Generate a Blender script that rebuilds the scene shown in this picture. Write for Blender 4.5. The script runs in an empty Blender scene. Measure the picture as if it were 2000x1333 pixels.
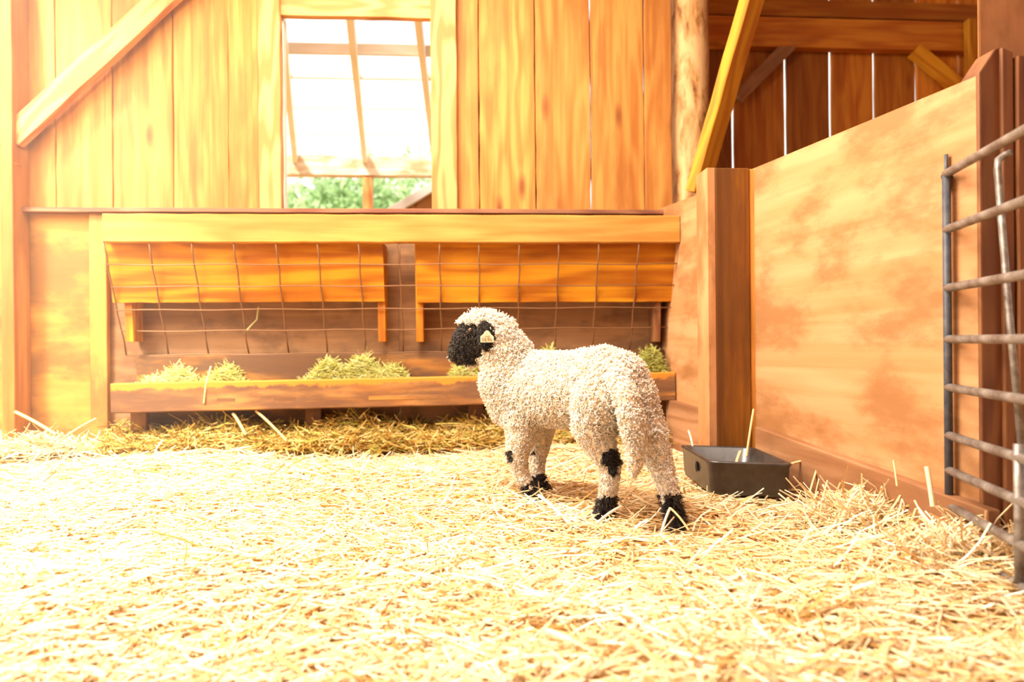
import bpy, bmesh, math, random
import numpy as np
from mathutils import Vector, Matrix
random.seed(7); RNG = np.random.default_rng(7)
SC = bpy.context.scene
COL = SC.collection
HAZE = 0.05

# ------------------------------------------------------------------ camera, world, lights, exposure
F = 2000 * 24.0 / 36.0
YAW, ROLL, CAM_H = math.radians(3.8), math.radians(0.5), 0.42
cam_d = bpy.data.cameras.new('camera'); cam = bpy.data.objects.new('camera', cam_d); COL.objects.link(cam)
cam_d.sensor_width = 36; cam_d.lens = 24; cam_d.clip_start = 0.02; cam_d.clip_end = 200
CM = Matrix.Translation((0, 0, CAM_H)) @ Matrix.Rotation(-YAW, 4, 'Z') @ Matrix.Rotation(math.pi / 2, 4, 'X') @ Matrix.Rotation(-ROLL, 4, 'Z')
cam.matrix_world = CM
cam_d.dof.use_dof = True; cam_d.dof.focus_distance = 1.72; cam_d.dof.aperture_fstop = 2.4
SC.camera = cam

SC.view_settings.view_transform = 'Standard'; SC.view_settings.look = 'None'
SC.view_settings.gamma = 1; SC.view_settings.use_curve_mapping = False
SC.view_settings.exposure = 0.45
W = bpy.data.worlds.new('sky'); SC.world = W; W.use_nodes = True
nt = W.node_tree; nt.nodes.clear()
wo = nt.nodes.new('ShaderNodeOutputWorld'); bg = nt.nodes.new('ShaderNodeBackground')
bg.inputs[0].default_value = (1.0, 0.95, 0.87, 1); bg.inputs[1].default_value = 1.5
nt.links.new(bg.outputs[0], wo.inputs[0])

def light(name, kind, loc, target, energy, color, size=1, size_y=None):
    d = bpy.data.lights.new(name, kind); d.energy = energy; d.color = color
    if kind == 'AREA':
        d.shape = 'RECTANGLE'; d.size = size; d.size_y = size_y or size
    elif kind == 'SUN': d.angle = size
    o = bpy.data.objects.new(name, d); COL.objects.link(o); o.location = loc
    o.rotation_euler = (Vector(target) - Vector(loc)).to_track_quat('-Z', 'Y').to_euler()
    return o
light('doorway_daylight', 'AREA', (-1.95, 1.5, 1.7), (-0.7, 2.0, 0.2), 78, (1.0, 0.88, 0.70), 1.4, 1.0)
light('lamb_top_fill', 'AREA', (-0.40, 1.5, 2.2), (0.05, 1.7, 0.0), 105, (1.0, 0.90, 0.76), 1.2, 1.0)  # added fill above the lamb to brighten it, no real lamp there
light('sun', 'SUN', (0, 0, 6), (1.0, 1.6, 3.6), 7.5, (1.0, 0.93, 0.8), math.radians(10))

# ------------------------------------------------------------------ pixel rays -> world points
def ray(px, py):
    v = Vector(((px - 1000) / F, -(py - 666.5) / F, -1.0))
    return CM.to_3x3() @ v
def at(px, py, d): return CM.translation + ray(px, py) * d
def atY(px, py, Y):
    r = ray(px, py); return CM.translation + r * (Y / r.y)
def atZ(px, py, Z):
    r = ray(px, py); return CM.translation + r * ((Z - CAM_H) / r.z)

# ------------------------------------------------------------------ helpers
def link(o, parent=None):
    COL.objects.link(o)
    if parent is not None:
        o.parent = parent
        o.matrix_parent_inverse = parent.get('_mi') and Matrix(parent['_mi']) or Matrix.Translation(-parent.location)
    return o
def thing(name, label, cat, loc=(0, 0, 0), group=None):
    o = bpy.data.objects.new(name, None); COL.objects.link(o); o.location = loc; o.empty_display_size = 0.05
    o['label'] = label; o['category'] = cat
    if group: o['group'] = group
    return o
def tag(o, label=None, cat=None, group=None, kind=None):
    for k, v in (('label', label), ('category', cat), ('group', group), ('kind', kind)):
        if v: o[k] = v
    return o
def struct(name, loc=(0, 0, 0)):
    o = bpy.data.objects.new(name, None); COL.objects.link(o); o.location = loc; o['kind'] = 'structure'; return o
def set_parent(o, parent, M):
    """o has world matrix M"""
    if parent is None: o.matrix_world = M; return
    o.parent = parent
    o.matrix_parent_inverse = Matrix.Identity(4)
    o.matrix_basis = WM(parent).inverted() @ M
def WM(o):
    M = Matrix.LocRotScale(o.location, o.rotation_euler, o.scale)
    if o.parent: return WM(o.parent) @ o.matrix_parent_inverse @ M
    return M
def obj(name, me, mat, parent=None, M=None, smooth=False):
    o = bpy.data.objects.new(name, me); COL.objects.link(o)
    if mat is not None and not me.materials: me.materials.append(mat)
    set_parent(o, parent, M or Matrix.Identity(4))
    if smooth: me.polygons.foreach_set('use_smooth', [True] * len(me.polygons))
    return o
def bm_mesh(bm, name='m'):
    me = bpy.data.meshes.new(name); bm.normal_update(); bm.to_mesh(me); bm.free(); return me
def beam(name, p0, p1, w, t, face, mat, parent=None, bevel=0.002, wob=0.0012, seg=10, seed=None):
    """board from p0 to p1 (centre line); w = width, t = thickness along `face` direction."""
    p0, p1 = Vector(p0), Vector(p1)
    x = (p1 - p0); L = x.length; x.normalize()
    z = Vector(face); z = (z - x * z.dot(x)).normalized(); y = z.cross(x)
    bm = bmesh.new()
    rnd = random.Random(seed if seed is not None else random.random())
    rings = []
    e = min(bevel, t * .3)
    prof = [(-w/2+e, -t/2), (w/2-e, -t/2), (w/2, -t/2+e), (w/2, t/2-e), (w/2-e, t/2), (-w/2+e, t/2), (-w/2, t/2-e), (-w/2, -t/2+e)]
    for i in range(seg + 1):
        X = -L/2 + L * i / seg
        a, b, c = rnd.uniform(-wob, wob), rnd.uniform(-wob, wob), rnd.uniform(-wob, wob) * .6
        rings.append([bm.verts.new((X, py + (a if py < 0 else b), pz + c)) for py, pz in prof])
    for r0, r1 in zip(rings, rings[1:]):
        for k in range(8): bm.faces.new((r0[k], r1[k], r1[(k+1) % 8], r0[(k+1) % 8]))
    bm.faces.new(rings[0]); bm.faces.new(rings[-1][::-1])
    bmesh.ops.recalc_face_normals(bm, faces=bm.faces)
    M = Matrix.Translation((p0 + p1) / 2) @ Matrix((x, y, z)).transposed().to_4x4()
    return obj(name, bm_mesh(bm, name), mat, parent, M)
def prism(name, pts, thick, mat, parent=None, along=None, bevel=0.0):
    """flat polygon pts extruded by vector thick; local X runs along `along` (grain)."""
    pts = [Vector(p) for p in pts]; th = Vector(thick)
    c = sum(pts, Vector()) / len(pts)
    x = Vector(along).normalized() if along else (pts[1] - pts[0]).normalized()
    z = th.normalized(); x = (x - z * x.dot(z)).normalized(); y = z.cross(x)
    R = Matrix((x, y, z)).transposed().to_4x4(); M = Matrix.Translation(c) @ R; Mi = M.inverted()
    bm = bmesh.new()
    a = [bm.verts.new(Mi @ p) for p in pts]; b = [bm.verts.new(Mi @ (p + th)) for p in pts]
    n = len(pts)
    bm.faces.new(a); bm.faces.new(b[::-1])
    for i in range(n): bm.faces.new((a[i], a[(i+1) % n], b[(i+1) % n], b[i]))
    bmesh.ops.recalc_face_normals(bm, faces=bm.faces)
    if bevel: bmesh.ops.bevel(bm, geom=list(bm.edges), offset=bevel, segments=2, affect='EDGES', profile=.5)
    return obj(name, bm_mesh(bm, name), mat, parent, M)
def tubes_mesh(name, P, R, S=6, caps=False, attr=None, smooth=True):
    """P (N,K,3) polylines, R (N,) or (N,K) radii -> one mesh of quads"""
    P = np.asarray(P, float); N, K, _ = P.shape
    R = np.asarray(R, float); R = np.broadcast_to(R[:, None] if R.ndim == 1 else R, (N, K))
    T = np.gradient(P, axis=1); T /= np.linalg.norm(T, axis=2, keepdims=True) + 1e-12
    ref = np.where(np.abs(T[:, :1, 2:3]) > .9, np.array([[[1., 0, 0]]]), np.array([[[0, 0, 1.]]]))
    ref = np.broadcast_to(ref, T.shape)
    A = np.cross(T, ref); A /= np.linalg.norm(A, axis=2, keepdims=True) + 1e-12
    B = np.cross(T, A)
    an = np.arange(S) * 2 * np.pi / S
    V = P[:, :, None, :] + R[:, :, None, None] * (np.cos(an)[None, None, :, None] * A[:, :, None, :] + np.sin(an)[None, None, :, None] * B[:, :, None, :])
    idx = np.arange(N * K * S).reshape(N, K, S)
    a = idx[:, :-1, :]; b = idx[:, 1:, :]
    Q = np.stack([a, np.roll(a, -1, 2), np.roll(b, -1, 2), b], -1).reshape(-1, 4)
    me = quads_mesh(name, V.reshape(-1, 3), Q, smooth)
    if attr is not None:
        at_ = me.attributes.new('tint', 'FLOAT', 'POINT')
        at_.data.foreach_set('value', np.repeat(np.asarray(attr, np.float32), K * S))
    return me
def quads_mesh(name, V, Q, smooth=False):
    me = bpy.data.meshes.new(name); n = len(Q); k = Q.shape[1]
    me.vertices.add(len(V)); me.vertices.foreach_set('co', np.ascontiguousarray(V, np.float32).ravel())
    me.loops.add(n * k); me.loops.foreach_set('vertex_index', np.ascontiguousarray(Q, np.int32).ravel())
    me.polygons.add(n); me.polygons.foreach_set('loop_start', np.arange(n, dtype=np.int32) * k)
    me.polygons.foreach_set('loop_total', np.full(n, k, np.int32))
    me.polygons.foreach_set('use_smooth', np.full(n, smooth))
    me.update(calc_edges=True); return me
def rod(name, pts, r, mat, parent=None, S=10, tag_=None):
    """a solid round rod through points, its origin at the first"""
    pts = [Vector(p) for p in pts]; c = pts[0].copy()
    P = np.array([[list(p - c) for p in pts]])
    me = tubes_mesh(name, P, [r], S)
    bm = bmesh.new(); bm.from_mesh(me)
    bmesh.ops.holes_fill(bm, edges=[e for e in bm.edges if e.is_boundary], sides=S)
    bm.to_mesh(me); bm.free()
    return obj(name, me, mat, parent, Matrix.Translation(c), True)

# ------------------------------------------------------------------ materials
def mat_new(name):
    m = bpy.data.materials.new(name); m.use_nodes = True
    n = m.node_tree.nodes; b = n['Principled BSDF']; return m, n, m.node_tree.links, b
def ramp(n, stops, interp='LINEAR'):
    r = n.new('ShaderNodeValToRGB'); r.color_ramp.interpolation = interp
    el = r.color_ramp.elements
    while len(el) < len(stops): el.new(0.5)
    for e, (p, c) in zip(el, stops):
        e.position = p; e.color = (*c, 1)
    return r
def wood(name, light_, dark, grain=1.0, dirt=0.0, dirt_col=(0.12, 0.045, 0.02), rough=0.62, knots=0.5, ring=0.5, dirt_scale=3.0, var=0.22, dirt_lo=.45, streak=.4):  # pine, ply and stained boards
    m, n, l, b = mat_new(name)
    tc = n.new('ShaderNodeTexCoord'); oi = n.new('ShaderNodeObjectInfo')
    mul = n.new('ShaderNodeVectorMath'); mul.operation = 'SCALE'; mul.inputs[3].default_value = 37.0
    comb = n.new('ShaderNodeCombineXYZ')
    for i in range(3): l.new(oi.outputs['Random'], comb.inputs[i])
    l.new(comb.outputs[0], mul.inputs[0])
    add = n.new('ShaderNodeVectorMath'); add.operation = 'ADD'
    l.new(tc.outputs['Object'], add.inputs[0]); l.new(mul.outputs[0], add.inputs[1])
    mp = n.new('ShaderNodeMapping'); mp.inputs['Scale'].default_value = (1.6 * grain, 34 * grain, 34 * grain)
    l.new(add.outputs[0], mp.inputs[0])
    fine = n.new('ShaderNodeTexNoise'); fine.inputs['Scale'].default_value = 1.0; fine.inputs['Detail'].default_value = 7; fine.inputs['Roughness'].default_value = .6
    fine.inputs['Distortion'].default_value = .6
    l.new(mp.outputs[0], fine.inputs[0])
    mp2 = n.new('ShaderNodeMapping'); mp2.inputs['Scale'].default_value = (1.1 * grain, 7 * grain, 7 * grain)
    l.new(add.outputs[0], mp2.inputs[0])
    lo = n.new('ShaderNodeTexNoise'); lo.inputs['Scale'].default_value = 1; lo.inputs['Detail'].default_value = 2; l.new(mp2.outputs[0], lo.inputs[0])
    ms = n.new('ShaderNodeMath'); ms.operation = 'MULTIPLY'; ms.inputs[1].default_value = 9 * (1 + ring); l.new(lo.outputs['Fac'], ms.inputs[0])
    sn = n.new('ShaderNodeMath'); sn.operation = 'SINE'; 
    ms2 = n.new('ShaderNodeMath'); ms2.operation = 'MULTIPLY'; ms2.inputs[1].default_value = 3.0; l.new(ms.outputs[0], ms2.inputs[0]); l.new(ms2.outputs[0], sn.inputs[0])
    mr = n.new('ShaderNodeMapRange'); mr.inputs[1].default_value = -1; mr.inputs[2].default_value = 1; mr.inputs[3].default_value = .0; mr.inputs[4].default_value = 1
    l.new(sn.outputs[0], mr.inputs[0])
    mix = n.new('ShaderNodeMix'); mix.data_type = 'FLOAT'; mix.inputs[0].default_value = ring * .6
    l.new(fine.outputs['Fac'], mix.inputs[2]); l.new(mr.outputs[0], mix.inputs[3])
    rp = ramp(n, [(0.34, dark), (0.5, tuple((a + c) / 2 for a, c in zip(light_, dark))), (0.63, light_)])
    l.new(mix.outputs[0], rp.inputs[0]); col = rp.outputs[0]
    # knots
    if knots:
        mk = n.new('ShaderNodeMapping'); mk.inputs['Scale'].default_value = (2.2, 7, 7); l.new(add.outputs[0], mk.inputs[0])
        vo = n.new('ShaderNodeTexVoronoi'); vo.inputs['Scale'].default_value = 1; l.new(mk.outputs[0], vo.inputs[0])
        kr = n.new('ShaderNodeMapRange'); kr.inputs[1].default_value = .05; kr.inputs[2].default_value = .16; kr.inputs[3].default_value = knots; kr.inputs[4].default_value = 0
        l.new(vo.outputs['Distance'], kr.inputs[0])
        mx = n.new('ShaderNodeMix'); mx.data_type = 'RGBA'; l.new(kr.outputs[0], mx.inputs[0]); l.new(col, mx.inputs[6]); mx.inputs[7].default_value = (dark[0] * .45, dark[1] * .35, dark[2] * .35, 1)
        col = mx.outputs[2]
    if dirt:
        md = n.new('ShaderNodeMapping'); md.inputs['Scale'].default_value = (dirt_scale * streak, dirt_scale * 1.8, dirt_scale * 1.8); l.new(add.outputs[0], md.inputs[0])
        dn = n.new('ShaderNodeTexNoise'); dn.inputs['Scale'].default_value = 1; dn.inputs['Detail'].default_value = 6; dn.inputs['Roughness'].default_value = .62; l.new(md.outputs[0], dn.inputs[0])
        dr = n.new('ShaderNodeMapRange'); dr.inputs[1].default_value = dirt_lo; dr.inputs[2].default_value = dirt_lo + .2; dr.inputs[3].default_value = 0; dr.inputs[4].default_value = dirt; dr.interpolation_type = 'SMOOTHSTEP'
        l.new(dn.outputs['Fac'], dr.inputs[0])
        mx = n.new('ShaderNodeMix'); mx.data_type = 'RGBA'; l.new(dr.outputs[0], mx.inputs[0]); l.new(col, mx.inputs[6]); mx.inputs[7].default_value = (*dirt_col, 1)
        col = mx.outputs[2]
    hs = n.new('ShaderNodeHueSaturation'); vr = n.new('ShaderNodeMapRange'); vr.inputs[3].default_value = 1 - var; vr.inputs[4].default_value = 1 + var * .6
    l.new(oi.outputs['Random'], vr.inputs[0]); l.new(vr.outputs[0], hs.inputs['Value']); l.new(col, hs.inputs['Color'])
    l.new(hs.outputs[0], b.inputs['Base Color'])
    b.inputs['Roughness'].default_value = rough; b.inputs['Specular IOR Level'].default_value = .3
    bp = n.new('ShaderNodeBump'); bp.inputs['Strength'].default_value = .35; bp.inputs['Distance'].default_value = .002
    l.new(fine.outputs['Fac'], bp.inputs['Height']); l.new(bp.outputs[0], b.inputs['Normal'])
    return m
def mottled(name, stops, scale=4, rough=.8, stretch=(1, 1, 1), bump=.3, detail=8, spec=.3):
    m, n, l, b = mat_new(name)
    tc = n.new('ShaderNodeTexCoord'); mp = n.new('ShaderNodeMapping'); mp.inputs['Scale'].default_value = stretch
    l.new(tc.outputs['Object'], mp.inputs[0])
    no = n.new('ShaderNodeTexNoise'); no.inputs['Scale'].default_value = scale; no.inputs['Detail'].default_value = detail; no.inputs['Roughness'].default_value = .62; no.inputs['Distortion'].default_value = .4
    l.new(mp.outputs[0], no.inputs[0]); r = ramp(n, stops); l.new(no.outputs['Fac'], r.inputs[0]); l.new(r.outputs[0], b.inputs['Base Color'])
    b.inputs['Roughness'].default_value = rough; b.inputs['Specular IOR Level'].default_value = spec
    bp = n.new('ShaderNodeBump'); bp.inputs['Strength'].default_value = bump; bp.inputs['Distance'].default_value = .003
    l.new(no.outputs['Fac'], bp.inputs['Height']); l.new(bp.outputs[0], b.inputs['Normal'])
    return m
def plain(name, c, rough=.6, metal=0, spec=.4):
    m, n, l, b = mat_new(name); b.inputs['Base Color'].default_value = (*c, 1); b.inputs['Roughness'].default_value = rough
    b.inputs['Metallic'].default_value = metal; b.inputs['Specular IOR Level'].default_value = spec; return m
def tinted(name, stops, rough=.55, trans=0.0, spec=.4):
    m, n, l, b = mat_new(name)
    a = n.new('ShaderNodeAttribute'); a.attribute_name = 'tint'; r = ramp(n, stops); l.new(a.outputs['Fac'], r.inputs[0])
    l.new(r.outputs[0], b.inputs['Base Color']); b.inputs['Roughness'].default_value = rough; b.inputs['Specular IOR Level'].default_value = spec
    if trans:
        tr = n.new('ShaderNodeBsdfTranslucent'); l.new(r.outputs[0], tr.inputs[0]); ms = n.new('ShaderNodeMixShader'); ms.inputs[0].default_value = trans
        l.new(b.outputs[0], ms.inputs[1]); l.new(tr.outputs[0], ms.inputs[2]); l.new(ms.outputs[0], n['Material Output'].inputs[0])
    return m
M_PLANK = wood('pine_plank', (0.56, 0.242, 0.052), (0.37, 0.125, 0.018), dirt=.65, dirt_col=(.28, .092, .014), dirt_lo=.47, knots=.9, ring=.3, var=.14)
M_CASING = wood('casing_pine', (0.60, 0.295, 0.10), (0.43, 0.165, 0.04), ring=.7, knots=.8)
M_RAIL = wood('rail_pine', (0.60, 0.285, 0.062), (0.46, 0.185, 0.028), dirt=.4, dirt_col=(.34, .125, .02), ring=.3)
M_SLOPE = wood('feeder_board', (0.60, 0.245, 0.008), (0.34, 0.095, 0.002), grain=.8, ring=.45, knots=.5, dirt=.6, dirt_col=(.24,.06,.002), dirt_lo=.5, var=.05)
M_TROUGH = wood('trough_board', (0.44, 0.185, 0.038), (0.30, 0.105, 0.018), dirt=.95, dirt_col=(.135, .062, .027), dirt_lo=.34, dirt_scale=5)
M_SILL = wood('sill_board', (0.30, 0.12, 0.055), (0.18, 0.06, 0.03), dirt=.4)
M_FAR = wood('far_plank', (0.60, 0.22, 0.022), (0.42, 0.11, 0.008), var=.6, ring=.3, dirt=.3, dirt_col=(.2, .04, .01))
M_BRACE = wood('brace_pine', (0.60, 0.27, 0.014), (0.44, 0.15, 0.006), knots=.8, ring=.5)
M_POST = wood('stained_post', (0.25, 0.09, 0.007), (0.14, 0.043, 0.004), dirt=.6, dirt_col=(.055, .019, .006), dirt_lo=.4, knots=.2, ring=.2)
M_BROWN = wood('brown_board', (0.25, 0.10, 0.035), (0.15, 0.05, 0.018), dirt=.5, dirt_col=(.09, .028, .014), knots=.2)
M_BROWNDK = wood('dark_board', (0.22, 0.075, 0.025), (0.13, 0.04, 0.014), dirt=.5, dirt_col=(.06, .02, .01), knots=.2)
M_PLY = wood('plywood_wall', (0.52, 0.262, 0.118), (0.43, 0.19, 0.07), dirt=.85, dirt_col=(.26, .11, .034), dirt_scale=3.4, dirt_lo=.43, knots=0, ring=.25, grain=.6, var=.03, streak=.9)
M_KICK = wood('kick_board_wood', (0.38, 0.185, 0.085), (0.27, 0.115, 0.045), dirt=.7, dirt_col=(.18, .075, .03), knots=0)
M_PLYL = wood('plywood_left', (0.56, 0.26, 0.05), (0.44, 0.18, 0.03), dirt=.85, dirt_col=(.22, .088, .022), dirt_scale=2.6, dirt_lo=.45, knots=0, ring=.2, grain=.6, var=.05, streak=.9)
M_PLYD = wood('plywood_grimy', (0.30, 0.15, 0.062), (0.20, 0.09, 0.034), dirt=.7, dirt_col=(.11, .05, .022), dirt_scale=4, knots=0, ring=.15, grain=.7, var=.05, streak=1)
M_LOG = mottled('peeled_log', [(0.38, (.16, .055, .016)), (.46, (.40, .19, .06)), (.56, (.56, .34, .15))], 16, .7, (1, 1, .3), .6)
M_STEEL = mottled('galvanised_tube', [(0.35, (.16, .125, .10)), (.6, (.33, .30, .27)), (.75, (.45, .42, .38))], 40, .45, (1, 1, 1), .1); M_STEEL.node_tree.nodes['Principled BSDF'].inputs['Metallic'].default_value = .5
M_DARKSTEEL = mottled('dark_tube', [(0.35, (.035, .04, .055)), (.7, (.09, .085, .09))], 40, .5)
M_WIRE = plain('rusty_wire', (0.22, 0.105, 0.045), .5, .4)
M_RUBBER = mottled('black_rubber', [(0.35, (.016, .013, .012)), (.7, (.05, .043, .038))], 22, .36, bump=.15, spec=.9)
M_STRAW = tinted('straw', [(0, (.40, .17, .03)), (.2, (.72, .42, .12)), (.5, (.87, .66, .35)), (1, (.95, .86, .66))], .42, .15, .5)  # dark orange stops put shadow tones into the straw colour
M_HAY = tinted('green_hay', [(0, (.30, .29, .06)), (.4, (.56, .55, .13)), (.75, (.74, .72, .26)), (1, (.82, .80, .46))], .55, .25)
M_OLDHAY = tinted('old_hay', [(0, (.28, .15, .02)), (.3, (.60, .36, .06)), (.45, (.38, .38, .07)), (.6, (.78, .52, .14)), (1, (.88, .68, .30))], .55, .15)
M_BED = mottled('bedding_base', [(0.35, (.26, .11, .02)), (.5, (.52, .29, .075)), (.7, (.7, .46, .16))], 30, .8)  # darker orange puts the shade under the stalks into the colour
M_DIRT = mottled('ground', [(0.3, (.25, .17, .09)), (.7, (.42, .32, .18))], 5, .9)
M_WHITEWOOD = wood('pale_wood', (0.95, 0.88, 0.74), (0.9, 0.8, 0.62), knots=.2)
M_SKIN = mottled('wool_base', [(0.3, (.86, .70, .48)), (.6, (.95, .85, .70))], 60, .9)
M_SKINB = mottled('black_wool_base', [(0.3, (.006, .005, .004)), (.7, (.02, .016, .013))], 60, .9)
M_WOOL = tinted('white_wool', [(0, (.86, .70, .50)), (.3, (.95, .87, .75)), (1, (.98, .95, .90))], .8, .4, .1)
M_WOOLB = tinted('black_wool', [(0, (.008, .005, .004)), (.7, (.03, .02, .013)), (1, (.10, .062, .035))], .5, 0, .5)  # brown end stop paints curl highlights into the colour
M_TAG = plain('tag_plastic', (.82, .66, .44), .5)
M_INK = plain('tag_ink', (.22, .15, .07), .6)
M_EYE = plain('eye', (.10, .045, .015), .1, 0, .8)
M_LEAF = tinted('leaf', [(0, (.2, .34, .14)), (.6, (.42, .6, .3)), (1, (.6, .74, .45))], .5, .5)
M_BARK = plain('bark', (.3, .22, .14), .9)

def worn_lip():
    m = wood('worn_lip', (0.40, 0.18, 0.05), (0.26, 0.10, 0.025), dirt=.9, dirt_col=(.13, .06, .03), dirt_lo=.34, dirt_scale=6)
    n, l = m.node_tree.nodes, m.node_tree.links; b = n['Principled BSDF']; src = b.inputs['Base Color'].links[0].from_socket
    tc = n.new('ShaderNodeTexCoord'); sp = n.new('ShaderNodeSeparateXYZ'); l.new(tc.outputs['Object'], sp.inputs[0])
    no = n.new('ShaderNodeTexNoise'); no.inputs['Scale'].default_value = 9; no.inputs['Detail'].default_value = 8; no.inputs['Roughness'].default_value = .7; l.new(tc.outputs['Object'], no.inputs[0])
    ma = n.new('ShaderNodeMath'); ma.operation = 'MULTIPLY_ADD'; ma.inputs[1].default_value = .085; l.new(no.outputs['Fac'], ma.inputs[0]); l.new(sp.outputs['Y'], ma.inputs[2])
    mr = n.new('ShaderNodeMapRange'); mr.inputs[1].default_value = .074; mr.inputs[2].default_value = .082; l.new(ma.outputs[0], mr.inputs[0])
    mx = n.new('ShaderNodeMix'); mx.data_type = 'RGBA'; l.new(mr.outputs[0], mx.inputs[0]); l.new(src, mx.inputs[6]); mx.inputs[7].default_value = (.56, .2, .022, 1); l.new(mx.outputs[2], b.inputs['Base Color'])
    return m
M_LIP = worn_lip()

# ------------------------------------------------------------------ planes of the pen
YW = atY(1290, 666, 1).normalized() and at(1290, 666, 2.85).y
PC = at(1290, 666, 2.85); PC.z = 0
rd = ray(760, 666); rd.z = 0; RDIR = -rd.normalized()          # along the right wall, towards the camera
RN = Vector((RDIR.y, -RDIR.x, 0)).normalized()
if RN.x > 0: RN = -RN                                          # into the pen
def atR(px, py, off=0.0):
    r = ray(px, py); o = CM.translation; p = PC + RN * off
    return o + r * ((p - o).dot(RN) / r.dot(RN))
def mul_z(p, z): return Vector((p[0], p[1], z))
XL = atY(0, 300, YW).x

# ------------------------------------------------------------------ floor and outside ground
bm = bmesh.new(); bmesh.ops.create_grid(bm, x_segments=4, y_segments=4, size=3.2); me = bm_mesh(bm)
o = obj('floor', me, M_BED, None, Matrix.Translation((0, .9, -0.02))); tag(o, kind='structure')
bm = bmesh.new(); bmesh.ops.create_grid(bm, x_segments=2, y_segments=2, size=40); me = bm_mesh(bm)
o = obj('ground', me, M_DIRT, None, Matrix.Translation((0, 20, -0.08))); tag(o, kind='structure')

# ------------------------------------------------------------------ back wall
wb = struct('wall_back', (0, YW, 0))
TOPZ = 2.35; SILL = atY(800, 412, YW).z
FR = Vector((0, -1, 0))
def vplank(x0, x1, z0, z1, mat, parent, y=YW, t=.024, gap=.0035, name='plank', back=True):
    X0, X1 = (x0, x1)
    return beam(name, ((X0+X1)/2, y + (t/2 if back else -t/2), z0), ((X0+X1)/2, y + (t/2 if back else -t/2), z1), (X1 - X0) - gap, t, FR, mat, parent, bevel=.0025, wob=.0016, seg=16)
def wx(px, Y=YW, py=250): return atY(px, py, Y).x
left_edges = [-205, -95, 12, 108, 220, 338, 448, 553]
for a, b in zip(left_edges, left_edges[1:]): vplank(wx(a), wx(b), SILL - .01, TOPZ, M_PLANK, wb, gap=.005 if b in (220, 448) else .002)
right_edges = [842, 936, 1046, 1154, 1259, 1313]
for a, b in zip(right_edges, right_edges[1:]): vplank(wx(a), wx(b), SILL - .01, TOPZ, M_PLANK, wb, gap=.0045 if b != 1313 else .002)
for px_ in (936, 1046): beam('gap_blocker', (wx(px_), YW + .05, SILL), (wx(px_), YW + .05, TOPZ), .03, .02, FR, M_BROWNDK, wb)  # added behind two gaps to block the sky so they read dark
vplank(wx(449), wx(500), SILL, TOPZ, M_PLANK, wb, y=YW - .002, t=.02, name='batten', back=False)
vplank(wx(497), wx(511), SILL, TOPZ, M_PLANK, wb, y=YW - .002, t=.028, name='batten', back=False)
# lower sheets under the sill, the whole width
zl = -0.05
def wsheet(a, b, z0, z1, mat, name='panel', y=YW, t=.018):
    x0, x1 = wx(a, y, 620), wx(b, y, 620)
    return prism(name, [(x0, y, z0), (x1, y, z0), (x1, y, z1), (x0, y, z1)], (0, t, 0), mat, wb, along=(1, 0, 0))
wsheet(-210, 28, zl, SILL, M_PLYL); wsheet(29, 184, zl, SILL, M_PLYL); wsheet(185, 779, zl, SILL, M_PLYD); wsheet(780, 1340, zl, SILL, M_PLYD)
beam('board', (wx(199, YW, 600), YW - .014, zl), (wx(199, YW, 600), YW - .014, SILL - .02), .065, .028, FR, M_PLYL, wb)
beam('sill', (wx(40), YW - .022, SILL - .009), (PC.x + .02, YW - .022, SILL - .009), .05, .018, (0, 0, 1), M_SILL, wb)

# window with its casing boards
w1 = struct('window_1', (wx(700), YW, SILL))
zt = atY(700, 37, YW).z
vplank(wx(510), wx(553.5), SILL, TOPZ, M_CASING, w1, y=YW, t=.038, gap=0, name='casing', back=False)
vplank(wx(843), wx(893), SILL, TOPZ, M_CASING, w1, y=YW, t=.038, gap=0, name='casing', back=False)
beam('header', (wx(552), YW - .004, zt + .12), (wx(844), YW - .004, zt + .12), .24, .034, FR, M_CASING, w1)
beam('jamb', (wx(551), YW + .03, SILL), (wx(551), YW + .03, zt), .045, .012, (1, 0, 0), M_WHITEWOOD, w1)
beam('jamb', (wx(846), YW + .03, SILL), (wx(846), YW + .03, zt), .045, .012, (1, 0, 0), M_WHITEWOOD, w1)

# ------------------------------------------------------------------ left post, braces
lp = thing('corner_post', 'upright squared post at the far left edge of the back wall', 'post', (wx(29), YW, 0))
beam('post_timber', (wx(29, YW - .05), YW - .052, -.03), (wx(29, YW - .05), YW - .052, TOPZ), .045, .1, FR, M_PLANK, lp)
lb = beam('diagonal_brace', atY(25, 270, YW - .06), atY(597, -260, YW - .06), .088, .038, FR, M_CASING, None)
tag(lb, 'pale diagonal brace rising from the far left post up the plank wall', 'brace')
lb2 = beam('diagonal_brace', atY(22, 335, YW - .07), atY(-130, 175, YW - .07), .075, .038, FR, M_BRACE, None)
tag(lb2, 'short end of a yellow brace left of the far left post', 'brace')

# ------------------------------------------------------------------ right half wall
wr = struct('wall_right', PC)
up = Vector((0, 0, 1))
OUT = -RN * .02
a0, a1 = atR(1291, 407), atR(1392, 369)
prism('panel', [mul_z(a0, -.03), mul_z(a1, -.03), a1, a0], OUT, M_PLY, wr, along=RDIR)
b0, b1 = atR(1470, 330), atR(1906, 149)
prism('panel', [mul_z(b0, -.03), mul_z(b1, -.03), b1, b0], OUT, M_PLY, wr, along=RDIR)
# kick boards standing proud of the sheets
for p, q, pq in ((1300, 780, (1384, 806)), (1474, 834, (1930, 998))):
    c0, c1 = atR(p, q, .028), atR(pq[0], pq[1], .028)
    prism('kick_board', [mul_z(c0, -.03), mul_z(c1, -.03), c1, c0], OUT * 1.35, M_KICK, wr, along=RDIR, bevel=.003)
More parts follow.
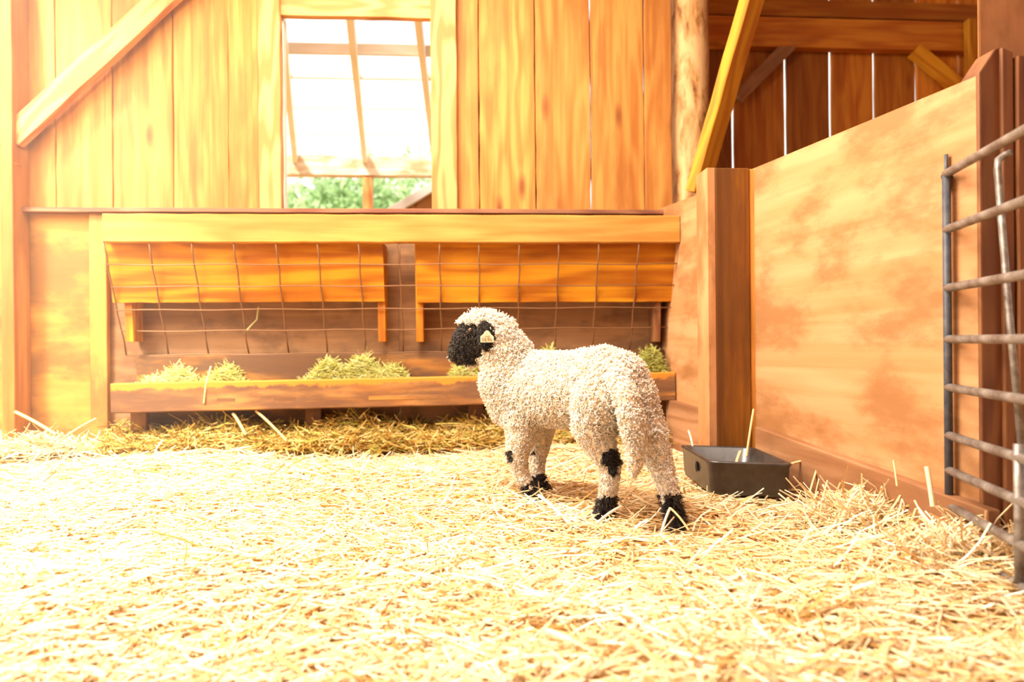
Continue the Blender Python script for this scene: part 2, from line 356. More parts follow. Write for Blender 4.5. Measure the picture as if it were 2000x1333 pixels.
# thin steel strip on the wall by the post
s0, s1 = atR(1387, 505, .003), atR(1387, 868, .003)
beam('seam_strip', s0, s1, .010, .006, RN, M_BROWNDK, wr, seg=3, wob=0)

# stained post proud of the wall
pf = atR(1470, 600).y - .0
p_r = atR(1476, 600); 
post = thing('wooden_post', 'reddish brown square timber post standing against the right half wall', 'post', mul_z(p_r, 0))
yf = p_r.y; zt_ = atY(1430, 328, yf).z
xa, xb, xc = wx(1399, yf, 600), wx(1466, yf, 600), wx(1479, yf, 600)
prism('post_core', [(xa, yf, -.03), (xb, yf, -.03), (xb, yf, zt_), (xa, yf, zt_)], (0, .12, 0), M_POST, post, along=(0, 0, 1), bevel=.003)
xs = wx(1383, yf, 600)
prism('lit_side_strip', [(xs, yf + .0, -.03), (xa, yf + .0, -.03), (xa, yf + .0, zt_), (xs, yf + .0, zt_)], (0, .10, 0), M_PLY, post, along=(0, 0, 1), bevel=.002)  # lit left face of the post, its light put into a paler strip
prism('edge_board', [(xb + .001, yf + .004, -.03), (xc, yf + .004, -.03), (xc, yf + .004, zt_ - .002), (xb + .001, yf + .004, zt_ - .002)], (0, .03, 0), M_RAIL, post, along=(0, 0, 1), bevel=.002)

# near end of the half wall
e0 = atR(1906, 600); ye = e0.y
def ex(px): return wx(px, ye, 600)
ye2 = ye - .012
prism('end_board', [(ex(1907), ye2, -.03), (ex(1952), ye2, -.03), (ex(1952), ye2, atY(1950, 96, ye).z), (ex(1938), ye2, atY(1938, 100, ye).z), (ex(1907), ye2, atY(1905, 146, ye).z)], (0, .05, 0), M_BROWN, wr, along=(0, 0, 1), bevel=.003)
bp_ = thing('gate_post', 'thick brown upright post behind the metal gate at the right edge', 'post', (ex(1990), ye, 0))
prism('post_timber', [(ex(1946), ye + .042, -.03), (ex(2110), ye + .042, -.03), (ex(2110), ye + .042, 2.3), (ex(1946), ye + .042, 2.3)], (.11, .13, 0), M_PLY, bp_, along=(0, 0, 1), bevel=.006)
prism('side_board', [(ex(1946), ye - .02, -.03), (ex(1968), ye - .02, -.03), (ex(1968), ye - .02, atY(1950, 110, ye).z), (ex(1946), ye - .02, atY(1950, 100, ye).z)], (0, .034, 0), M_BROWN, bp_, along=(0, 0, 1), bevel=.003)
beam('side_board', (ex(2020), ye - .01, -.03), (ex(2020), ye - .01, atY(1990, 120, ye).z), ex(2068) - ex(1970), .03, FR, M_BROWN, bp_)

# ------------------------------------------------------------------ log post and foreground brace by the corner
lg = at(1348, 300, 2.93)
bm = bmesh.new(); rings = []
rr = random.Random(3)
for i in range(25):
    z = -0.05 + 2.4 * i / 24; r = .082 - .004 * i / 24 + rr.uniform(-.0025, .0025); cx, cy = rr.uniform(-.002, .002), rr.uniform(-.002, .002)
    rings.append([bm.verts.new((cx + r * math.cos(a * math.pi / 10) * (1 + .02 * rr.random()), cy + r * math.sin(a * math.pi / 10), z)) for a in range(20)])
for r0, r1 in zip(rings, rings[1:]):
    for k in range(20): bm.faces.new((r0[k], r0[(k+1) % 20], r1[(k+1) % 20], r1[k]))
bm.faces.new(rings[0][::-1]); bm.faces.new(rings[-1])
o = obj('log_post', bm_mesh(bm), M_LOG, None, Matrix.Translation((lg.x, lg.y, 0)), True)
tag(o, 'round peeled log post in the back right corner behind the half wall', 'post')
br = thing('timber_brace', 'yellow diagonal two-by-four brace leaning in front of the round log post', 'brace', at(1362, 368, 2.62))
q0, q1 = at(1362, 372, 2.62), at(1488, -70, 2.45)
dirb = (q1 - q0).normalized()
beam('brace_board', q0 - dirb * .01, q1, .082, .048, Vector((.62, -1, .05)), M_BRACE, br, bevel=.003)
bolt_c = at(1364, 352, 2.585)
bm = bmesh.new(); bmesh.ops.create_cone(bm, cap_ends=True, segments=6, radius1=.009, radius2=.008, depth=.012)
obj('bolt', bm_mesh(bm), M_DARKSTEEL, br, Matrix.Translation(bolt_c) @ Matrix.Rotation(math.pi/2, 4, 'X'))

# ------------------------------------------------------------------ room beyond the right half wall
YF = 3.55
wf = struct('wall_far', (1.5, YF, 0))
far_e = [1372, 1431, 1535, 1622, 1708, 1790, 1872, 1958, 2045, 2130, 2220, 2310]
for a, b in zip(far_e, far_e[1:]): vplank(wx(a, YF, 200), wx(b, YF, 200), -.05, 2.33, M_FAR, wf, y=YF, gap=.016 if b in (1535, 1708) else .011, t=.02)
beam('crossbeam', (wx(1372, YF - .04, 90), YF - .04, atY(1500, 66, YF - .04).z), (wx(2250, YF - .04, 90), YF - .04, atY(1500, 66, YF - .04).z - .01), .155, .06, FR, M_FAR, wf, wob=.0005)
beam('crossbeam', (wx(1372, YF - .04, 90), YF - .02, atY(1500, 12, YF - .04).z), (wx(2250, YF - .04, 90), YF - .02, atY(1500, 12, YF - .04).z - .01), .09, .03, FR, M_FAR, wf, wob=.0005)
o = beam('diagonal_brace', atY(1440, 190, YF - .05), atY(1545, 85, YF - .05), .07, .04, FR, M_KICK, None); tag(o, 'brown diagonal brace high in the dark room, just right of the yellow brace', 'brace')
o = beam('diagonal_brace', atY(1785, 98, YF - .05), atY(1890, 185, YF - .05), .08, .04, FR, M_BRACE, None); tag(o, 'orange diagonal brace sloping down right under the crossbeam in the far room', 'brace')
o = beam('wall_stud', atY(1896, 40, YF - .1), mul_z(atY(1896, 40, YF - .1), 0), .052, .04, FR, M_BRACE, None); tag(o, 'narrow orange upright stud in the far room near the right edge', 'post')
# far room side boards so that it is enclosed
sd = struct('wall_side', (3.4, 2.4, 0))
for i in range(12):
    y0 = .6 + i * .25; beam('plank', (3.4, y0 + .12, -.05), (3.4, y0 + .12, 2.33), .245, .02, (1, 0, 0), M_FAR, sd)

# ------------------------------------------------------------------ roof boards and the wall behind the camera, unseen, added to block sky light
cl = struct('ceiling', (0, 1, 2.4))
for i in range(22):
    y0 = -1.6 + i * .24; beam('roof_board', (-1.7, y0, 2.42), (3.5, y0, 2.42), .238, .02, (0, 0, -1), M_PLANK, cl, seg=4)
w2 = struct('wall_front', (0, -1.7, 0))
for i in range(20):
    x0 = -1.3 + i * .24; beam('plank', (x0, -1.7, 0), (x0, -1.7, 2.4), .236, .02, (0, 1, 0), M_PLANK, w2, seg=4)

# ------------------------------------------------------------------ hay feeder
YR = atR(1330, 450).y + .002; YT = atR(1322, 770).y + .0
XRr = atR(1330, 450).x - .004
fd = thing('hay_feeder', 'wall-mounted wooden hay feeder with wire grid front and low trough', 'feeder', (0, YW - .15, 0))
zr1, zr0 = atY(760, 419, YR).z, atY(760, 474, YR).z
xl = atY(200, 450, YR).x
beam('top_rail', (xl, YR + .019, (zr0 + zr1) / 2), (XRr, YR + .019, (zr0 + zr1) / 2), zr1 - zr0, .038, FR, M_RAIL, fd, bevel=.004, seg=30)
# bracket between rail and wall (hidden support)
for X in (xl + .02, -.12, XRr - .04):
    beam('bracket', (X, YR + .039, zr0 + .07), (X, YW, zr0 + .07), .05, .03, (1, 0, 0), M_BROWN, fd, seg=2)
# sloped boards
zs1 = zr0 + .01
YS0 = YR + .055
zs0 = .587; YS1 = atY(245, 592, 2.7).y
def sx(px, py, Y): return atY(px, py, Y).x
for (pa, pb) in ((212, 749), (813, 1322)):
    X0, X1 = sx(pa, 530, 2.66), min(sx(pb, 530, 2.66), XRr + .03)
    zs0 = atY((pa + pb) / 2, 590, YS1).z
    beam('sloped_board', (X0, (YS0 + YS1) / 2, (zs1 + zs0) / 2), (X1, (YS0 + YS1) / 2, (zs1 + zs0) / 2), (Vector((0, YS1 - YS0, zs0 - zs1))).length, .022, Vector((0, -(zs1 - zs0), -(YS1 - YS0))), M_SLOPE, fd, seg=20)
for px_, w_ in ((253, .028), (746, .028), (820, .028), (1284, .024)):
    Yc = YS1 + .012; X = atY(px_, 640, Yc).x; z0 = atY(px_, 668, Yc).z
    prism('cleat', [(X - w_/2, YS0 + .02, zs1), (X - w_/2, YW - .01, zs1), (X - w_/2, YW - .01, z0), (X - w_/2, Yc, z0), (X - w_/2, Yc - .01, zs0)], (w_, 0, 0), M_SLOPE if px_ != 1284 else M_BROWN, fd, along=(0, 0, 1), bevel=.001)
# wire grid
YG0, ZG0 = YR + .008, zr0 + .004
YG1, ZG1 = YW - .035, atY(700, 690, YW - .035).z
wg = bpy.data.objects.new('wire_grid', None); COL.objects.link(wg); wg.parent = fd
def gpt(X, t): 
    return Vector((X, YG0 + (YG1 - YG0) * t - .004 * math.sin(t * math.pi), ZG0 + (ZG1 - ZG0) * t))
top_px = [202, 290, 373, 456, 539, 620, 700, 779, 858, 936, 1015, 1092, 1170, 1248, 1328]
wxs = [atY(p, 476, YG0).x for p in top_px]
for i, X in enumerate(wxs):
    rod('wire', [gpt(X + .002 * math.sin(j * 2.1 + i), j / 8) for j in range(9)], .0031, M_WIRE, wg, S=6)
for j, t in enumerate((0.0, .195, .385, .59, .78, 1.0)):
    rod('wire', [gpt(wxs[0] + (wxs[-1] - wxs[0]) * k / 24, t) + Vector((0, -.003, .0018 * math.sin(k * 1.3 + j * 2))) for k in range(25)], .0024, M_WIRE, wg, S=6)
# lower backing board, trough floor, lip, legs
zb1, zb0 = ZG1 - .003, .20
beam('backing_board', (xl + .04, YW - .03, (zb1 + zb0) / 2), (XRr, YW - .03, (zb1 + zb0) / 2), zb1 - zb0, .03, FR, M_TROUGH, fd, seg=20)
zl1, zl0 = atY(760, 740, YT).z, atY(760, 795, YT).z
xt = atY(216, 780, YT).x; xtr = atR(1322, 770).x - .006
def lip(px, py, Y): return atY(px, py, Y)
tilt = atY(216, 748, YT).z - atY(1320, 730, YT).z
beam('trough_lip', (xt, YT + .019, (atY(216, 750, YT).z + atY(216, 808, YT).z) / 2), (xtr, YT + .019, (atY(1320, 727, YT).z + atY(1320, 783, YT).z) / 2), zl1 - zl0 + .004, .038, FR, M_LIP, fd, bevel=.004, seg=30)
beam('trough_floor', (xt + .02, (YT + YW) / 2, zl0 + .035), (xtr, (YT + YW) / 2, zl0 + .035), YW - YT, .018, (0, 0, 1), M_TROUGH, fd)
for px_ in (257, 606, 930, 1298):
    X = atY(px_, 810, YT + .03).x; 
    beam('leg', (X, YT + .1, -.04), (X, YT + .1, zl0 + .03), .06, .038, FR, M_TROUGH, fd, seg=2)

# ------------------------------------------------------------------ stalk builders
def stalks(x, y, z, az, pitch, L, r, bend=.12, K=4, flat=False):
    N = len(x); t = np.linspace(-.5, .5, K)[None, :]
    d = np.stack([np.cos(az) * np.cos(pitch), np.sin(az) * np.cos(pitch), np.sin(pitch)], -1)
    s = np.stack([-np.sin(az), np.cos(az), np.zeros(N)], -1)
    b = RNG.normal(0, 1, N) * bend; bz = RNG.normal(0, 1, N) * bend * .5
    P = np.stack([x, y, z], -1)[:, None, :] + d[:, None, :] * (t * L[:, None])[..., None]
    q = (t * t * 4 - .5) * L[:, None]
    P = P + s[:, None, :] * (q * b[:, None])[..., None]
    P[:, :, 2] += q * bz[:, None]
    return P
def hgt(x, y):
    h = .012 * np.sin(x * 5.1 + 1.3 * np.sin(y * 3.7)) + .010 * np.sin(y * 7.3 + 2 * np.sin(x * 4.1)) + .006 * np.sin(x * 17 + y * 11)
    h = h - .004
    for (cx, cy, sx_, sy_, a) in HOLLOWS: h = h - a * np.exp(-((x - cx) / sx_) ** 2 - ((y - cy) / sy_) ** 2)
    h = h + .012 * np.clip((x - .55) / .5, 0, 1)
    return np.maximum(h, -.016)
HOLLOWS = []
for px_, py_, a, s1_, s2_ in ((1180, 1012, .02, .05, .05), (1318, 1030, .02, .05, .05), (1045, 975, .02, .05, .05), (400, 1205, .030, .06, .035), (500, 1075, .022, .035, .03), (733, 885, .02, .02, .02), (1110, 985, .02, .09, .05), (1100, 1240, .034, .13, .04), (1950, 1240, .03, .12, .05), (1180, 1100, .015, .1, .03)):
    c = atZ(px_, py_, 0); HOLLOWS.append((c.x, c.y, s1_, s2_, a))
# rough base surface under the stalks
nx, ny = 150, 110
gx, gy = np.meshgrid(np.linspace(-2.2, 2.3, nx), np.linspace(.2, YW - .0, ny))
gz = hgt(gx, gy) - .012 + RNG.normal(0, .003, gx.shape)
V = np.stack([gx, gy, gz], -1).reshape(-1, 3); ii = np.arange(nx * ny).reshape(ny, nx)
Q = np.stack([ii[:-1, :-1], ii[:-1, 1:], ii[1:, 1:], ii[1:, :-1]], -1).reshape(-1, 4)
base = obj('bedding_mat', quads_mesh('bedding_mat', V, Q, True), M_BED); tag(base, 'matted layer of old straw under the loose yellow stalks', 'straw', kind='stuff')

NS = 47000
yy = .45 + (YW + .02 - .45) * RNG.random(NS) ** 1.15; xx = (RNG.random(NS) - .5) * 2 * (.95 * yy + .25) + .07 * yy
lim = PC.x + (YW - yy) * (-RDIR.x / RDIR.y if RDIR.y else 0) + .35 * (yy < 1.35) - .01
keep = (xx < lim) & (xx > -2.15); xx, yy = xx[keep], yy[keep]; N = len(xx)
L = np.minimum(np.exp(RNG.normal(math.log(.085), .5, N)).clip(.02, .26), .17 * np.maximum(yy, .7) ** .8); r = RNG.uniform(.0009, .0021, N) * np.where(RNG.random(N) < .18, 1.5, 1)
az = RNG.normal(0, .75, N) + np.where(RNG.random(N) < .25, np.pi / 2, 0)
pitch = RNG.normal(0, .17, N); up_ = (RNG.random(N) < .022) & (L < .1); pitch = np.where(up_, RNG.uniform(.3, .9, N), pitch)
zz = hgt(xx, yy) + RNG.uniform(-.009, .008, N) + np.where(up_, L * .3, 0)
# keep the stalks inside the back wall
yy = np.minimum(yy, YW - .02 - np.abs(np.sin(az)) * L * .5)
tint = (RNG.beta(2.2, 1.6, N) * .9 + (zz - hgt(xx, yy)) * 8).clip(0, 1)  # lower stalks get darker, shade between them put into the tint
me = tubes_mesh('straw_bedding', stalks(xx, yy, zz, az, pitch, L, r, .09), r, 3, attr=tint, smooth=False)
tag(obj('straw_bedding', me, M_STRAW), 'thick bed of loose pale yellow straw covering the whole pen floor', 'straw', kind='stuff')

# taller straw by the right wall and under the gate
def pile(name, label, cat, mat, cx, cy, sx_, sy_, hz, n, Lm, rm, pitch_s=.35, azc=0, azs=1.2, z0=0, tl=(0, 1), ycap=None, parent=None, xcap=None, ymin=None, flat=False):
    x = cx + RNG.normal(0, 1, n).clip(-2, 2) * sx_ * .5; y = cy + RNG.normal(0, 1, n).clip(-2, 2) * sy_ * .5
    if flat: x = cx + RNG.uniform(-1, 1, n) * sx_ * 1.02
    dome = (1 - np.abs((x - cx) / sx_ / 1.05) ** 3).clip(.05, 1) * (.6 + .4 * np.sin((x - cx) * 23 + 1) ** 2) if flat else np.exp(-((x - cx) / sx_) ** 2 - ((y - cy) / sy_) ** 2)
    z = z0 + hz * dome * RNG.random(n)
    L = RNG.uniform(.5, 1.4, n) * Lm; az = RNG.normal(azc, azs, n); p = RNG.normal(0, pitch_s, n)
    z = z + np.abs(np.sin(p)) * L * .3
    if ycap: y = np.minimum(y, ycap - np.abs(np.sin(az)) * L * .55)
    if ymin: y = np.maximum(y, ymin + np.abs(np.sin(az)) * L * .55 * (ymin > 0))
    if xcap: x = np.minimum(x, xcap - L * .5)
    me = tubes_mesh(name, stalks(x, y, z, az, p, L, None, .15, 5), np.full(n, rm) * RNG.uniform(.6, 1.3, n), 3, attr=tl[0] + (tl[1] - tl[0]) * RNG.random(n), smooth=False)
    o = obj(name, me, mat, parent); tag(o, label, cat, kind='stuff'); return o
# hay under the trough
n = 9000
x = RNG.uniform(xt - .03, PC.x - .05, n); y = RNG.uniform(YT - .02, YW - .04, n)
hz = .02 + .145 * np.clip((y - YT + .05) / .2, 0, 1) * (.55 + .45 * np.sin(x * 6 + 1) ** 2)
z = hz * RNG.random(n) + .01; L = RNG.uniform(.03, .13, n) * np.where(RNG.random(n) < .08, 1.8, 1); az = RNG.normal(0, 1, n); p = RNG.normal(0, .4, n)
y = np.minimum(y, YW - .035 - np.abs(np.sin(az)) * L * .55)
me = tubes_mesh('old_hay', stalks(x, y, z, az, p, L, None, .15, 5), RNG.uniform(.0008, .0026, n) * np.where(RNG.random(n) < .015, 2.0, 1), 3, attr=RNG.random(n), smooth=False)
tag(obj('old_hay', me, M_OLDHAY), 'tangled green and brown hay heaped in the shade under the feeder trough', 'hay', kind='stuff')
# hay in the trough
zf = zl0 + .045
for (pxa, pxb, lab, nn, hh, tl) in ((275, 400, 'pale green hay clump at the left end of the trough', 1500, .055, (.55, 1)), (385, 482, 'yellow green hay tuft beside the pale clump in the trough', 1300, .055, (.3, .9)),
        (575, 815, 'wide mound of green hay in the middle of the trough', 3600, .075, (.2, 1)), (874, 935, 'bright green hay under the chin of the lamb in the trough', 1300, .065, (.25, .95)),
        (1000, 1120, 'hay mound rising behind the back of the lamb', 2000, .085, (.2, .9)), (1225, 1322, 'dull green hay filling the right end of the trough', 2000, .085, (0, .65))):
    Ym = (YT + .04 + YW - .04) / 2; X0, X1 = atY(pxa, 720, Ym).x, atY(pxb, 720, Ym).x
    X1 = min(X1, XRr - .02)
    pile('hay_clump', lab, 'hay', M_HAY, (X0 + X1) / 2, Ym, (X1 - X0) * .46, .07, hh * 1.9, int(nn * 2.1), .055, .0012, .45, .4, .8, zf, tl, ycap=YW - .05, xcap=XRr, ymin=YT + .042, flat=True)
# straw heaps
for (px_, py_, sx_, hz, n_, lab) in ((1700, 1010, .16, .035, 1500, 'loose straw heap piled against the right half wall'), (1900, 1075, .16, .02, 1000, 'loose straw heap in front of the gate post'),
                             (60, 880, .25, .05, 1100, 'loose straw heap at the foot of the left wall')):
    c = atZ(px_, py_, .02)
    pile('straw_heap', lab, 'straw', M_STRAW, c.x, min(c.y, YW - .1), sx_, .1, hz, n_, .10, .0017, .38, .3, 1.1, .01 + float(hgt(np.array(c.x), np.array(c.y))), (.25, 1), ycap=YW - .03)

# single stalks that can be picked out
def stalk(a, b, r, label, mat=M_STRAW, tint=.8, mid=None):
    a, b = Vector(a), Vector(b); m = (a + b) / 2 + Vector(mid or (0, 0, .004))
    pts = [a, (a + m) / 2 + Vector((0, 0, .001)), m, (b + m) / 2 + Vector((0, 0, .001)), b]
    me = tubes_mesh('straw_stalk', np.array([[list(p - a) for p in pts]]), [r], 6, attr=[tint])
    tag(obj('straw_stalk', me, mat, None, Matrix.Translation(a)), label, 'straw', 'single straw stalks')
stalk(at(1052, 968, 1.66), at(1120, 1032, 1.50), .0038, 'long white straw stalk slanting down right from the front hoof', tint=1)
stalk(at(1214, 990, 1.56), at(1165, 1024, 1.50), .0032, 'pale straw stalk lying across the left hind hoof', tint=.9)
stalk(at(1309, 993, 1.47), at(1292, 1040, 1.44), .003, 'pale straw stalk leaning left of the right hind hoof', tint=1)
stalk(at(1309, 993, 1.465), at(1345, 1036, 1.43), .0022, 'thin golden straw stalk crossing the right hind hoof', tint=.4)
stalk(at(1472, 800, 1.98), at(1458, 892, 1.93), .0035, 'tall golden straw standing in the feed pan against the brown post', tint=.35)
stalk(at(1446, 883, 1.86), at(1436, 914, 1.82), .0045, 'short thick straw stalk hanging over the front rim of the feed pan', tint=.45)
stalk(at(1568, 901, 1.84), at(1512, 922, 1.82), .0035, 'straw stalk sticking out over the right corner of the feed pan', tint=.45)
stalk(at(1606, 888, 1.80), at(1580, 968, 1.74), .0032, 'golden straw stalk leaning on the kick board right of the pan', tint=.4)
stalk(at(1810, 912, 1.32), at(1822, 990, 1.30), .0045, 'broad pale straw upright beside the gate hinge', tint=.7)
stalk(at(1345, 842, 2.05), at(1353, 872, 2.0), .003, 'pale straw stalk poking up behind the left rim of the pan', tint=.8)
stalk(at(1527, 1128, 1.20), at(1540, 1215, 1.08), .0035, 'white straw stalk standing in the right foreground', tint=1)
stalk(at(495, 1170, 1.15), at(485, 1250, 1.02), .003, 'white bent straw stalk standing in the left foreground', tint=1)
stalk(at(1745, 900, 1.45), at(1752, 950, 1.42), .002, 'thin straw stalk against the right kick board', tint=.4)
stalk(atY(30, 805, 2.66), atY(110, 850, 2.60), .006, 'thick cut stalk leaning on the wall at the far left', tint=.3)
stalk(atY(188, 818, 2.66), atY(115, 862, 2.60), .004, 'thick stalk slanting the other way at the far left', tint=.3)
stalk(atY(455, 808, YT + .02), atY(480, 850, YT - .02), .006, 'cut stalk under the trough lip, left of a steeper one', tint=.25)
stalk(atY(500, 803, YT + .02), atY(560, 862, YT - .03), .005, 'long cut stalk slanting right under the trough lip', tint=.3)
stalk(atY(412, 716, YT + .03), atY(398, 788, YT - .006), .003, 'green hay stem hanging over the front of the trough lip', M_HAY, .8, (0, -.012, .005))
stalk(atY(505, 600, YW - .03), atY(478, 650, YW - .03), .003, 'curled yellow straw caught in the left part of the wire grid', M_HAY, .9, (.02, 0, 0))
# green tufts of dropped dung-coloured leaf on the straw
pile('leaf_tuft', 'small dark olive tuft lying alone on the bright straw before the feeder', 'hay', M_OLDHAY, atZ(733, 884, .02).x, atZ(733, 884, .02).y, .018, .018, .03, 60, .02, .0022, .9, 0, 2, .015, (.3, .6))

# ------------------------------------------------------------------ feed pan
def pan():
    Pf0, Pf1 = atZ(1386, 967, .01), atZ(1549, 975, .01)
    ax = (Pf1 - Pf0); W_ = ax.length; ax.normalize(); 
    back = (at(1336, 873, 2.06) - at(1392, 905, 1.78)); back.z = 0; back.normalize()
    Dp = .285; H = .088
    root = thing('feed_pan', 'low black rubber feed pan on the straw in front of the brown post', 'feed pan', (Pf0 + Pf1) / 2 + back * Dp / 2)
    def loop(ins, z, rad, n=6):
        cx = [(-W_/2 + ins, 0 + ins), (W_/2 - ins, 0 + ins), (W_/2 - ins, Dp - ins), (-W_/2 + ins, Dp - ins)]
        sg = [(1, 1), (-1, 1), (-1, -1), (1, -1)]; out = []
        for k in range(4):
            ccx, ccy = cx[k][0] + sg[k][0] * rad, cx[k][1] + sg[k][1] * rad
            a0_ = [math.pi, 1.5 * math.pi, 0, .5 * math.pi][k]
            for j in range(n):
                a = a0_ + (math.pi / 2) * j / (n - 1); out.append((ccx + rad * math.cos(a), ccy + rad * math.sin(a), z))
        return out
    c = (Pf0 + Pf1) / 2
    bm = bmesh.new(); rings = []
    for ins, z, rad in ((.008, .0, .012), (.005, .012, .012), (.000, H - .012, .024), (-.004, H - .004, .026), (-.004, H, .026), (.004, H + .001, .022), (.012, H - .004, .018), (.024, .02, .018), (.034, .012, .012)):
        rings.append([bm.verts.new(c + ax * u + back * v + Vector((0, 0, z + .0))) for u, v, z in loop(ins, z, rad)])
    n = len(rings[0])
    for r0, r1 in zip(rings, rings[1:]):
        for k in range(n): bm.faces.new((r0[k], r0[(k+1) % n], r1[(k+1) % n], r1[k]))
    bm.faces.new(rings[0][::-1]); bm.faces.new(rings[-1])
    bmesh.ops.recalc_face_normals(bm, faces=bm.faces)
    for v in bm.verts: v.co -= root.location
    obj('tub', bm_mesh(bm), M_RUBBER, root, Matrix.Translation(root.location), True)
    # hand hole in the left end, its inner shade painted as a flat black disc
    s = bmesh.new(); 
    hc = c - ax * (W_/2 + .0005) + back * (Dp * .42) + Vector((0, 0, .052))
    ringo = [s.verts.new(Vector((0, math.cos(a) * .020, math.sin(a) * .015))) for a in [k * math.pi / 8 for k in range(16)]]
    ringi = [s.verts.new(Vector((-.0008, math.cos(a) * .017, math.sin(a) * .012))) for a in [k * math.pi / 8 for k in range(16)]]
    for k in range(16): s.faces.new((ringo[k], ringo[(k+1) % 16], ringi[(k+1) % 16], ringi[k]))
    s.faces.new(ringi)
    R = Matrix((ax, back, Vector((0, 0, 1)))).transposed().to_4x4()
    bmr = bm_mesh(s)
    obj('hand_slot', bmr, plain('slot_shade', (.002, .002, .002), .9), root, Matrix.Translation(hc) @ R)
pan()

# ------------------------------------------------------------------ gate
gd = 1.365
gdir = ray(1270, 666); gdir.z = 0; gdir = -gdir.normalized()      # from hinge towards camera
H0 = at(1851, 666, gd); H0.z = 0
gn = Vector((gdir.y, -gdir.x, 0)).normalized()
def atG(px, py):
    r_ = ray(px, py); o_ = CM.translation; return o_ + r_ * ((H0 - o_).dot(gn) / r_.dot(gn))
gt = thing('metal_gate', 'grey tubular metal gate hinged near the end of the right half wall', 'gate', H0)
Lg = .62
zs_ = [atG(1851, y).z for y in (338, 448, 563, 663, 757, 850, 918, 986, 1052)]
for z in zs_:
    rod('rail', [mul_z(H0, z), mul_z(H0 + gdir * Lg, z)], .0085, M_STEEL, gt)
rod('upright', [mul_z(H0, zs_[-1] - .02), mul_z(H0, zs_[0] + .004)], .008, M_DARKSTEEL, gt)
pu = atG(1990, 900); rod('upright', [mul_z(pu, zs_[-1] - .0), mul_z(pu, atG(1990, 868).z)], .008, M_STEEL, gt)
rod('upright', [mul_z(H0 + gdir * Lg, zs_[-1]), mul_z(H0 + gdir * Lg, zs_[0])], .008, M_STEEL, gt)
q = at(1878, 340, 1.40); rod('hinge_tube', [mul_z(q, .02), mul_z(q, q.z)], .007, M_BROWN, gt)
rod('hinge_pin', [at(1842, 345, 1.37), at(1880, 343, 1.38)], .006, M_DARKSTEEL, gt)
rod('hinge_bolt', [at(1848, 302, 1.375), at(1849, 372, 1.375)], .004, M_DARKSTEEL, gt)
rod('latch_rod', [at(1975, 298, 1.28), at(1962, 303, 1.29), at(1950, 312, 1.29), at(1948, 330, 1.28), at(1970, 600, 1.26), at(1996, 880, 1.2)], .0065, M_STEEL, gt)

# ------------------------------------------------------------------ outdoors seen through the window
sh = thing('open_shed_frame', 'sunlit open shed frame with rafters seen through the window', 'shed', (-.9, 5, 0))
YB = 5.0
zb = atY(700, 326, YB).z
beam('header_beam', (-3.4, YB, zb), (1.2, YB, zb), atY(700, 308, YB).z - atY(700, 346, YB).z, .09, FR, wood('weathered_beam', (.9, .78, .6), (.8, .6, .4), dirt=.8, dirt_col=(.6, .25, .1), dirt_scale=6, streak=.8), sh)
X = atY(719, 380, YB).x; beam('shed_post', (X, YB, -.05), (X, YB, zb - .05), .07, .07, FR, M_CASING, sh)
for pxa, pxb in ((683, 713), (548, 577), (815, 849)):
    A = atY(pxb, 312, YB); Bp = atY(pxa, 20, 3.35); beam('rafter', A, Bp, .09, .035, (1, 0, 0), M_WHITEWOOD, sh)
A, Bp = atY(713, 300, YB), atY(683, 20, 3.35)
for py_ in (105, 157, 212, 262):
    best = min((abs(((CM.inverted() @ (A + (Bp - A) * t)).y / -(CM.inverted() @ (A + (Bp - A) * t)).z) * -F + 666.5 - py_), t) for t in [i / 60 for i in range(61)])
    c = A + (Bp - A) * best[1] + Vector((0, 0, .03)); beam('purlin', (c.x - 2.0, c.y, c.z), (c.x + 1.6, c.y, c.z), .06, .02, FR, M_WHITEWOOD, sh)
ra = thing('ramp_side', 'tan ramp side with a white sloping rail at the lower right of the window', 'ramp', atY(820, 400, 4.3))
P = [atY(768, 416, 4.3), atY(900, 416, 4.3), atY(900, 342, 4.3), atY(850, 372, 4.3)]
P = [mul_z(P[0], 0), mul_z(P[1], 0), atY(900, 340, 4.3), atY(765, 418, 4.3)]
prism('ramp_panel', P, (0, .03, 0), M_CASING, ra, along=(0, 0, 1))
beam('ramp_rail', atY(755, 420, 4.28), atY(905, 330, 4.28), .055, .05, FR, plain('white_paint', (.85, .83, .78)), ra)
def tree(cx, cy, zc, rad, n, label):
    root = thing('garden_tree', label, 'tree', (cx, cy, 0), 'trees behind the shed')
    rod('trunk', [(cx, cy, -.08), (cx + .05, cy, zc * .6), (cx, cy, zc)], .07, M_BARK, root)
    u = RNG.normal(0, 1, (n, 3)); u /= np.linalg.norm(u, axis=1, keepdims=True)
    c = np.array([cx, cy, zc]) + u * rad * (RNG.random((n, 1)) ** .4) * np.array([1.3, 1, .9]) * (1 + .25 * np.sin(u[:, :1] * 9 + u[:, 2:] * 7))
    a = RNG.normal(0, 1, (n, 3)); a /= np.linalg.norm(a, axis=1, keepdims=True); b = np.cross(a, RNG.normal(0, 1, (n, 3))); b /= np.linalg.norm(b, axis=1, keepdims=True)
    s = RNG.uniform(.04, .09, (n, 1)); V = np.stack([c - a * s, c + b * s * .45, c + a * s, c - b * s * .45], 1).reshape(-1, 3)
    me = quads_mesh('foliage', V - np.array([cx, cy, 0]), np.arange(4 * n).reshape(-1, 4)); at_ = me.attributes.new('tint', 'FLOAT', 'POINT'); at_.data.foreach_set('value', np.repeat(RNG.random(n), 4).astype(np.float32))
    f = obj('foliage', me, M_LEAF, root, Matrix.Translation((cx, cy, 0))); f['kind'] = 'stuff'
c1, c2, c3 = at(590, 400, 13.5), at(690, 405, 9.5), at(800, 395, 14.5)
tree(c1.x, c1.y, 2.7, 1.3, 4200, 'pale leafy tree left of the shed post beyond the window')
